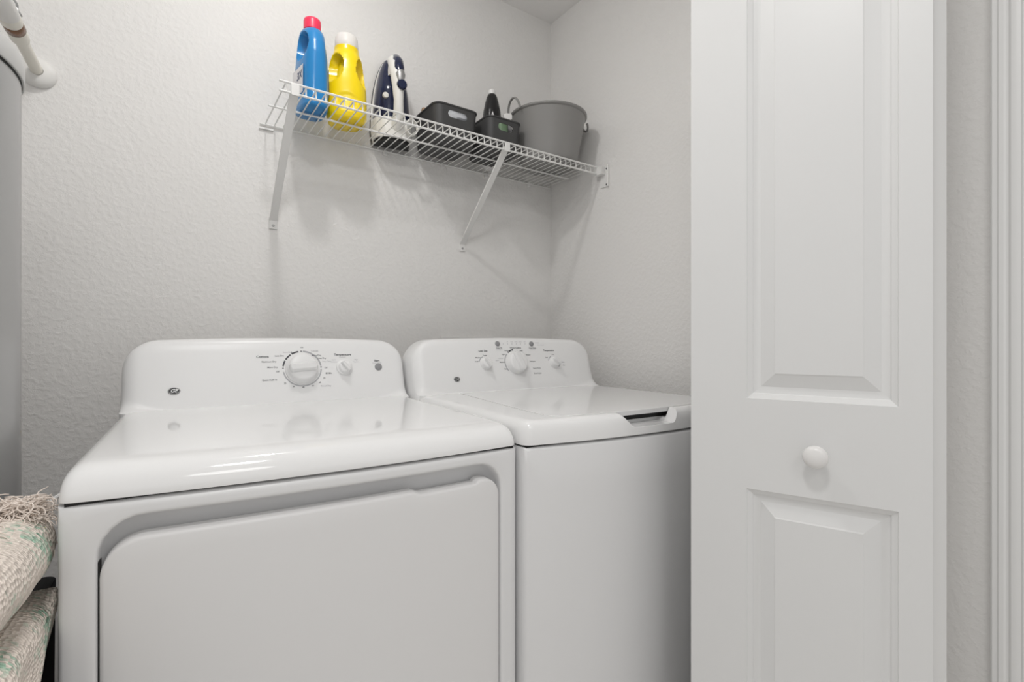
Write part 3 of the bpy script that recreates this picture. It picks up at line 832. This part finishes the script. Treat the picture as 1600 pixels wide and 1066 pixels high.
# handle: closed loop from the nose to the heel
hp = [(0, -0.018, 0.290), (0, -0.040, 0.279), (0, -0.066, 0.262), (0, -0.088, 0.238), (0, -0.100, 0.205), (0.001, -0.103, 0.165), (0.003, -0.102, 0.125), (0.004, -0.098, 0.088), (0.004, -0.084, 0.058), (0.002, -0.058, 0.040)]
MB().tube(hp, [0.010, 0.019, 0.0235, 0.0245, 0.0225, 0.0185, 0.0155, 0.0165, 0.0190, 0.02], 20).build('handle', M['iron_white'], iron, angle=60)
gp = [(0.003, -0.046, 0.2860), (0.003, -0.0700, 0.2720), (0.003, -0.0930, 0.2500), (0.003, -0.1080, 0.222), (0.003, -0.1120, 0.205)]
MB().tube(gp, [0.008, 0.0165, 0.0185, 0.0170, 0.012], 18).build('handle_grip', M['navy'], iron, angle=60)
MB().tube([(0.005, -0.1080, 0.214), (0.005, -0.1140, 0.200), (0.005, -0.1130, 0.182)], [0.0150, 0.0165, 0.0130], 18).build('thermostat_cover', M['chrome'], iron, angle=60)
MB().lathe([(0.0165, 0), (0.0165, 0.007), (0.014, 0.011), (0.0, 0.0125)], 28, Matrix(((1, 0, 0, 0.009), (0, 0, -1, -0.117), (0, 1, 0, 0.168), (0, 0, 0, 1))), True, False).build('steam_button', M['navy'], iron)
MB().lathe([(0.0100, 0), (0.0100, 0.006), (0.0085, 0.009), (0.0, 0.010)], 24, Matrix(((1, 0, 0, -0.030), (0, 0, -1, -0.060), (0, 1, 0, 0.150), (0, 0, 0, 1))), True, False).build('spray_dial', M['iron_white'], iron)
# white nose shell around the handle root
body_loft(0.222, 0.303, 0.46, lambda z: 0.020 + 0.050 * min(1, max(0.0, (0.303 - z) / 0.06)) ** 0.7, -0.008, 12).build('nose_shell', M['iron_white'], iron, angle=50)
hd = MB(); hd.box(-0.004, 0.020, -0.0755, -0.071, 0.050, 0.066); hd.box(-0.036, 0.010, -0.0755, -0.071, 0.030, 0.036)
hd.build('heel_vents', M['black'], iron, bevel=0.001)
cd = MB()
cp = []
for k in range(46):
    a = 2 * math.pi * k / 15
    cp.append((0.048 + 0.020 * math.cos(a), -0.086 - 0.0012 * k / 3, 0.046 + 0.026 * math.sin(a)))
cd.tube(cp, 0.0022, 6).build('power_cord', M['iron_white'], iron)

# ------------------------------------------------------------------ storage bins
def storage_bin(loc, wx, wy, h, label, slotw, sloth, slotz):
    o = empty('storage_bin', loc, 0, label, 'storage bin', 'charcoal bins on the shelf')
    t = 0.0022
    def ring(z, g, ins):
        k = 0.90 + 0.10 * z / h
        hx, hy = wx / 2 * k - ins + g, wy / 2 * k - ins + g
        return [(x, y, z) for x, y in rrect(-hx, hx, -hy, hy, min(hx, hy) * 0.36 - ins * 0.5, 8)]
    rings = [ring(0.006, -0.006, 0), ring(0.0, -0.010, 0)]
    rings = [ring(0.0, -0.008, 0), ring(0.002, -0.003, 0), ring(0.008, 0.0, 0), ring(h * 0.5, 0, 0), ring(h - 0.006, 0, 0), ring(h - 0.005, 0.0022, 0), ring(h - 0.001, 0.0026, 0), ring(h, 0.001, 0),
             ring(h, 0, t), ring(h * 0.5, 0, t), ring(0.010, 0, t), ring(0.004, -0.004, t)]
    b = MB().loft(rings, True, True, True).build('bin_body', M['bin'], o, angle=50)
    bpy.context.view_layer.update()
    mxs = Matrix(((1, 0, 0, 0), (0, 0, 1, 0), (0, 1, 0, 0), (0, 0, 0, 1)))
    c = MB().prism(rrect(-slotw / 2, slotw / 2, slotz - sloth / 2, slotz + sloth / 2, sloth * 0.49, 8), -wy / 2 - 0.03, wy / 2 + 0.03, mxs)
    cut(b, [c], angle=50)
    return o
big = storage_bin((0.8175, 1.567, ZD_), 0.165, 0.185, 0.122, 'larger charcoal plastic storage bin in the middle of the wire shelf, beside the iron', 0.072, 0.023, 0.092)
small = storage_bin((0.995, 1.537, ZD_), 0.142, 0.172, 0.117, 'smaller charcoal plastic storage bin on the wire shelf, with a black spray bottle in it', 0.062, 0.024, 0.086)

# what the bins hold
cl = []
for k in range(13):
    z = 0.0 + 0.122 * k / 12
    cl.append([(x * (1 + 0.05 * math.sin(9 * k + 40 * y)), y + 0.006 * math.sin(k * 1.9), z) for x, y in superellipse(0, 0, 0.042 - 0.002 * math.cos(k * 1.4) * k / 12, 0.046, 3.0, 36)])
tag(MB().loft(cl).build('folded_cloth', M['cloth'], angle=70), 'pale folded cloth seen through the slot of the larger storage bin', 'cloth').location = (0.842, 1.548, ZD_ + 0.0046)
br = empty('scrub_brush', (0.766, 1.617, ZD_ + 0.0046), 0, 'tan wooden brush sticking up at the back left corner of the larger bin', 'brush')
MB().loft([[(x, y, z) for x, y in rrect(-0.014 * s, 0.014 * s, -0.009 * s, 0.009 * s, 0.006 * s, 4)] for z, s in ((0.06, 0.85), (0.064, 1), (0.142, 1.0), (0.149, 0.85))]).build('handle', M['tan'], br, angle=50)
MB().loft([[(x, y, z) for x, y in rrect(-0.012 * s, 0.012 * s, -0.008 * s, 0.008 * s, 0.003, 4)] for z, s in ((0.0, 1.0), (0.0605, 0.9))]).build('bristles', M['fringe'], br, angle=50)

sb = empty('spray_bottle', (0.999, 1.549, ZD_ + 0.0046), R(-15), 'black bottle with a white tip standing in the smaller storage bin', 'bottle')
bottle_body([(0, 0, 0, 0.026, 0.026, 2.2), (0.004, 0, 0, 0.0325, 0.0325, 2.2), (0.10, 0, 0, 0.0355, 0.0340, 2.2), (0.14, 0, 0, 0.0350, 0.0335, 2.2), (0.175, 0, 0, 0.0310, 0.0300, 2.1), (0.205, 0, 0, 0.0250, 0.0250, 2.0), (0.225, 0, 0, 0.0195, 0.0195, 2.0), (0.2345, 0, 0, 0.0150, 0.0150, 2.0), (0.236, 0, 0, 0.010, 0.010, 2)], []).build('body', M['black_gloss'], sb, angle=60)
MB().lathe([(0.0095, 0.235), (0.0125, 0.237), (0.0125, 0.247), (0.011, 0.252), (0.0, 0.2535)], 26, None, True, False).build('cap', M['white_gloss'], sb)
tri = MB().add([(-0.019, -0.0345, 0.128), (0.003, -0.0350, 0.128), (-0.008, -0.0332, 0.162)], [(0, 1, 2)]).build('label', M['label'], sb, smooth=False, fix=False)

gb = empty('spray_bottle', (1.004, 1.486, ZD_ + 0.0046), 0, 'pale green bottle seen through the slot of the smaller storage bin', 'bottle')
bottle_body([(0, 0, 0, 0.017, 0.013, 2.4), (0.003, 0, 0, 0.019, 0.0145, 2.4), (0.105, 0, 0, 0.019, 0.0145, 2.4), (0.114, 0, 0, 0.011, 0.010, 2.0), (0.117, 0, 0, 0.009, 0.009, 2.0)], []).build('body', M['green'], gb, angle=60)
MB().lathe([(0.0105, 0.1165), (0.0105, 0.127), (0.009, 0.129), (0.0, 0.129)], 20, None, True, False).build('cap', M['white_gloss'], gb)
wb = empty('trigger_bottle', (1.040, 1.501, ZD_ + 0.0046), R(-20), 'small bottle with a white trigger head at the right side of the smaller storage bin', 'bottle')
bottle_body([(0, 0, 0, 0.012, 0.012, 2.4), (0.003, 0, 0, 0.013, 0.014, 2.4), (0.085, 0, 0, 0.013, 0.014, 2.4), (0.102, 0, 0, 0.010, 0.010, 2.0), (0.108, 0, 0, 0.008, 0.008, 2.0)], []).build('body', M['button'], wb, angle=60)
MB().loft([[(x, y, z) for x, y in rrect(-0.0085 + a, 0.0085 + b, -0.007, 0.007, 0.003, 4)] for z, a, b in ((0.1075, 0, 0), (0.122, 0, 0.0), (0.124, -0.010, 0.004), (0.137, -0.012, 0.004), (0.141, -0.004, 0.0))]).build('trigger_head', M['white_gloss'], wb, angle=40)

wb.scale = (1, 1, 1.12)

# ------------------------------------------------------------------ grey tub
tub = empty('bucket', (1.214, 1.489, ZD_), 0, 'large grey round tub with loop handles at the right end of the wire shelf', 'bucket')
hb = 0.186
tp = [(0.0, 0.0), (0.098, 0.0), (0.106, 0.002), (0.110, 0.008), (0.112, 0.02), (0.1395, hb - 0.012), (0.1405, hb - 0.008), (0.1455, hb - 0.006), (0.1475, hb - 0.002), (0.1470, hb + 0.0015), (0.1435, hb + 0.0025), (0.1405, hb), (0.1385, hb - 0.01), (0.110, 0.022), (0.104, 0.008), (0.0, 0.005)]
MB().lathe(tp, 72, None, False, False).build('tub_body', M['tub'], tub, angle=50)
def loop_handle(ang, lift, k_=1.0):
    c, s_ = math.cos(ang), math.sin(ang)
    pts = []
    for k in range(17):
        t = math.pi * k / 16
        tang = 0.040 * k_ * math.cos(t); up = 0.048 * k_ * math.sin(t)
        rad = 0.1455 + 0.005 + lift * 0.030 * k_ * k_ * math.sin(t)
        pts.append((c * rad - s_ * tang, s_ * rad + c * tang, hb - 0.010 + up * (1.0 if lift < 0.9 else -0.75)))
    return MB().tube(pts, 0.0042, 8).build('loop_handle', M['tub'], tub)
loop_handle(R(176), 0.25)
loop_handle(R(-20), 0.95, 0.55)

# ------------------------------------------------------------------ water heater
wh = empty('water_heater', (-0.432, 1.112, 0), 0, 'tall grey cylindrical water heater tank at the left edge, beside the dryer', 'water heater')
MB().lathe([(0.235, 0.0), (0.250, 0.01), (0.250, 1.492), (0.0, 1.492)], 128, None, True, False).build('tank', M['tank'], wh, angle=40)
cap = MB().lathe([(0.2505, 1.4965), (0.2535, 1.4965), (0.2545, 1.499), (0.2545, 1.522), (0.252, 1.532), (0.22, 1.543), (0.12, 1.552), (0.0, 1.554)], 128, None, True, False).build('top_cap', M['tank_cap'], wh, angle=40)
MB().lathe([(0.2502, 1.4940), (0.2512, 1.4942), (0.2512, 1.4962), (0.2502, 1.4965)], 128, None, False, False).build('cap_gap_shade', M['black'], wh)  # black ring standing in for the shadow gap under the cap
sa = R(-43)
smx = Matrix.Translation((0.2545 * math.cos(sa), 0.2545 * math.sin(sa), 1.5115)) @ Matrix.Rotation(sa, 4, 'Z') @ Matrix.Rotation(R(90), 4, 'Y')
MB().lathe([(0.0045, 0), (0.0045, 0.0015), (0.003, 0.003), (0, 0.0034)], 6, smx, True, False).build('screw', M['chrome'], cap)
vx = 0.432 - 0.172; 
MB().tube([(0.2485, -0.005, 0.790), (0.262, 0.004, 0.797), (0.285, 0.030, 0.806), (0.312, 0.075, 0.818), (0.325, 0.14, 0.824), (0.325, 0.25, 0.815)], 0.0036, 8).build('power_cable', M['white_gloss'], wh)

# ------------------------------------------------------------------ white pipe through the wall, brown joint, chain
pa = Vector((-0.240, YW, 1.731)); pd = Vector((-0.030, -1.0, 0.010)).normalized()
pipe = empty('water_pipe', tuple(pa), 0, 'cream plastic pipe with a brown joint entering the wall at top left', 'pipe')
def along(s): return tuple(pd * s)
MB().tube([along(0.0), along(0.10), along(0.20)], 0.0122, 24).build('pipe_section', M['pvc'], pipe, angle=60)
MB().tube([along(s) for s in (0.163, 0.166, 0.170, 0.204, 0.2065)], [0.0130, 0.0158, 0.0168, 0.0172, 0.0168], 28).build('coupling', M['pvc'], pipe, angle=50)
MB().tube([along(s) for s in (0.206, 0.208, 0.234, 0.2365)], [0.0165, 0.0178, 0.0180, 0.0172], 28).build('joint_band', M['rust'], pipe, angle=50)
MB().tube([along(s) for s in (0.236, 0.238, 0.260, 0.2625)], [0.0172, 0.0186, 0.0188, 0.0180], 28).build('coupling', M['pvc'], pipe, angle=50)
MB().tube([along(s) for s in (0.262, 0.264, 0.60, 1.0)], [0.0176, 0.0188, 0.0192, 0.0192], 28).build('pipe_section', M['pvc_white'], pipe, angle=50)
em = Matrix(((1, 0, 0, 0), (0, 0, -1, 0), (0, 1, 0, 0), (0, 0, 0, 1)))
MB().lathe([(0.0355, 0.0), (0.0360, 0.005), (0.0350, 0.011), (0.031, 0.0165), (0.024, 0.020), (0.016, 0.0215), (0.0122, 0.0215)], 48, em, True, False).build('wall_flange', M['pvc_white'], pipe, angle=50)
ch = empty('metal_chain', (-0.62, 1.30, HC), 0, 'grey metal chain beside the cream pipe at the top left corner', 'chain')
p1 = Vector((0, 0, 0)); p0 = Vector((-0.2420 + 0.62, 0.20, 1.778 - HC))
LN = 0.0150; dv = (p1 - p0).normalized(); side = dv.cross(Vector((1, 0, 0))).normalized(); side2 = dv.cross(side)
for k in range(int((p1 - p0).length / LN)):
    c0 = p0 + dv * (LN * (k + 0.6))
    sv = side if k % 2 == 0 else side2
    pts = [tuple(c0 + dv * (0.0100 * math.cos(2 * math.pi * t / 14)) + sv * (0.0052 * math.sin(2 * math.pi * t / 14))) for t in range(14)]
    MB().tube(pts, 0.0021, 6, closed=True).build('chain_link', M['chrome'], ch)

# ------------------------------------------------------------------ assumed hamper with two cotton rugs
hm = empty('hamper_gap_shade', (-0.1655, 0.820, 0), R(-3), 'assumed black hamper under the folded rugs, also standing in for deep shade left of the dryer', 'hamper')  # assumed support; its black bulk also stands in for shade beside the dryer
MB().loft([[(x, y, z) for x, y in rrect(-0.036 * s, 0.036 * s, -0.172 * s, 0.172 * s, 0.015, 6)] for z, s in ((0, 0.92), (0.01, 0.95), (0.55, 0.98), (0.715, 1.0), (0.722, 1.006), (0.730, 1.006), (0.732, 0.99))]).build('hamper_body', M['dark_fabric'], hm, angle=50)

def rug_mesh(name, loc, rz, path, y0, y1, th, ny=26, wob=0.002, label='', tilt=0.0, rnd=0.0, zmid=None, hang=None):
    """a sheet of thickness th following a path in x-z, spread over y"""
    root = empty(name, loc, rz, label, 'rug', 'folded cotton rugs')
    P = [Vector((p[0], 0, p[1])) for p in path]
    # resample along the arc
    ds = [0.0]
    for i in range(1, len(P)): ds.append(ds[-1] + (P[i] - P[i - 1]).length)
    n = int(ds[-1] / 0.006)
    R_ = []
    for k in range(n + 1):
        s = ds[-1] * k / n
        i = max(j for j in range(len(ds)) if ds[j] <= s + 1e-9); i = min(i, len(P) - 2)
        t = (s - ds[i]) / (ds[i + 1] - ds[i])
        R_.append(P[i].lerp(P[i + 1], t))
    verts = []; uvs = []
    for side_ in (0, 1):
        for k, p in enumerate(R_):
            a = R_[max(0, k - 1)]; b = R_[min(n, k + 1)]
            t = (b - a).normalized(); nr = Vector((-t.z, 0, t.x))
            for j in range(ny + 1):
                y = y0 + (y1 - y0) * j / ny
                edge = min(1.0, min(j, ny - j) / 2.0 + 0.35)
                h = (th / 2) * edge * (1 if side_ == 0 else -1)
                wv = wob * math.sin(k * 0.35 + y * 31) + wob * 0.6 * math.sin(y * 57 + k * 0.13)
                q = p + nr * (h + wv)
                er = 0.05; ee = max(0.0, 1 - (y - y0) / er); sh_ = rnd * (1 - math.sqrt(max(0.0, 1 - ee * ee)))
                zm = zmid + (q.z - zmid) * (1 - 0.25 * ee * ee) if zmid is not None else q.z
                if hang: zm = max(zm, hang(y) + 0.3 * (q.z - p.z))
                verts.append((q.x - sh_, y, zm + tilt * (y - y0))); uvs.append((k * 0.006, y))
    faces = []; m = ny + 1; off = (n + 1) * m
    for k in range(n):
        for j in range(ny):
            a = k * m + j
            faces.append((a, a + 1, a + m + 1, a + m)); faces.append((off + a, off + a + m, off + a + m + 1, off + a + 1))
    for k in range(n):
        for j in (0, ny):
            a = k * m + j; faces.append((a, a + m, off + a + m, off + a) if j == 0 else (a + m, a, off + a, off + a + m))
    for j in range(ny):
        for k in (0, n):
            a = k * m + j; faces.append((a, off + a, off + a + 1, a + 1) if k == 0 else (a + 1, off + a + 1, off + a, a))
    me = bpy.data.meshes.new('weave'); me.from_pydata(verts, [], faces)
    ul = me.uv_layers.new(name='UVMap')
    for lp in me.loops: ul.data[lp.index].uv = uvs[lp.vertex_index]
    me.materials.append(M['rug']); me.shade_smooth()
    o = bpy.data.objects.new('weave', me); COL.objects.link(o); o.parent = root
    return root

def fringe(root, starts, name='fringe', m=None):
    mb = MB()
    for (p, d, L, drop) in starts:
        p = Vector(p); d = Vector(d).normalized(); pts = []
        ph = random.uniform(0, 6)
        for k in range(7):
            t = k / 6
            q = p + d * (L * t) + Vector((0.004 * math.sin(ph + 5 * t), 0.004 * math.cos(ph * 1.3 + 4 * t), -drop * t * t))
            q.x = min(q.x, 0.148)
            pts.append(tuple(q))
        mb.tube(pts, [0.0008, 0.0009, 0.0009, 0.0008, 0.0008, 0.0007, 0.0004], 5)
    o = mb.build(name, m or M['fringe'], root, fix=False)
    o['kind'] = 'stuff'
    return o

def arc_path(cx, cz, r, a0, a1, n=14, rz=None):
    return [(cx + r * math.cos(R(a0 + (a1 - a0) * k / n)), cz + (rz or r) * math.sin(R(a0 + (a1 - a0) * k / n))) for k in range(n + 1)]
# lower rug: lies over the hamper rim and hangs down slantwise on the right
lowp = [(0.0, 0.008), (0.05, 0.008), (0.11, 0.008)] + arc_path(0.118, -0.016, 0.024, 90, 0, 10) + [(0.1425, -0.06), (0.1425, -0.12), (0.1425, -0.20)]
low = rug_mesh('cotton_rug', (-0.266, 0.735, 0.7345), R(-3), lowp, -0.085, 0.175, 0.012, label='lower woven cotton rug, cream with green flecks, draped over the hamper beside the dryer', rnd=0.01, hang=lambda y: -0.055 + (y - 0.065) * 0.60)
# upper rug: folded over on itself, fold to the right
upp = [(0.0, 0.016), (0.04, 0.016), (0.08, 0.018)] + arc_path(0.106, 0.048, 0.030, -90, 90, 16) + [(0.07, 0.078), (0.03, 0.080), (0.0, 0.078)]
upr = rug_mesh('cotton_rug', (-0.266, 0.735, 0.7600), R(-3), upp, -0.065, 0.195, 0.026, label='upper woven cotton rug with tangled fringe, folded over on top of the lower rug', rnd=0.03, zmid=0.048)
st = []
for k in range(420):                                  # tangled strands over the top and the fold
    y = random.uniform(0.01, 0.185); x = random.uniform(0.04, 0.130)
    st.append(((x, y, 0.093 + random.uniform(-0.002, 0.004) - 0.035 * max(0, (x - 0.100) / 0.03)), (random.uniform(0.2, 1.0), random.uniform(-0.8, 0.1), random.uniform(-0.2, 0.10)), random.uniform(0.014, 0.026), random.uniform(0.008, 0.03)))
for k in range(1100):                                 # fringe heaped up along the back edge
    x = random.uniform(0.02, 0.136)
    st.append(((x, 0.175 + random.uniform(-0.025, 0.02), 0.088 + random.uniform(-0.015, 0.022)), (random.uniform(-0.8, 0.6), random.uniform(-0.7, 0.4), random.uniform(-0.4, 0.6)), random.uniform(0.012, 0.022), random.uniform(0.0, 0.015)))
fringe(upr, st)
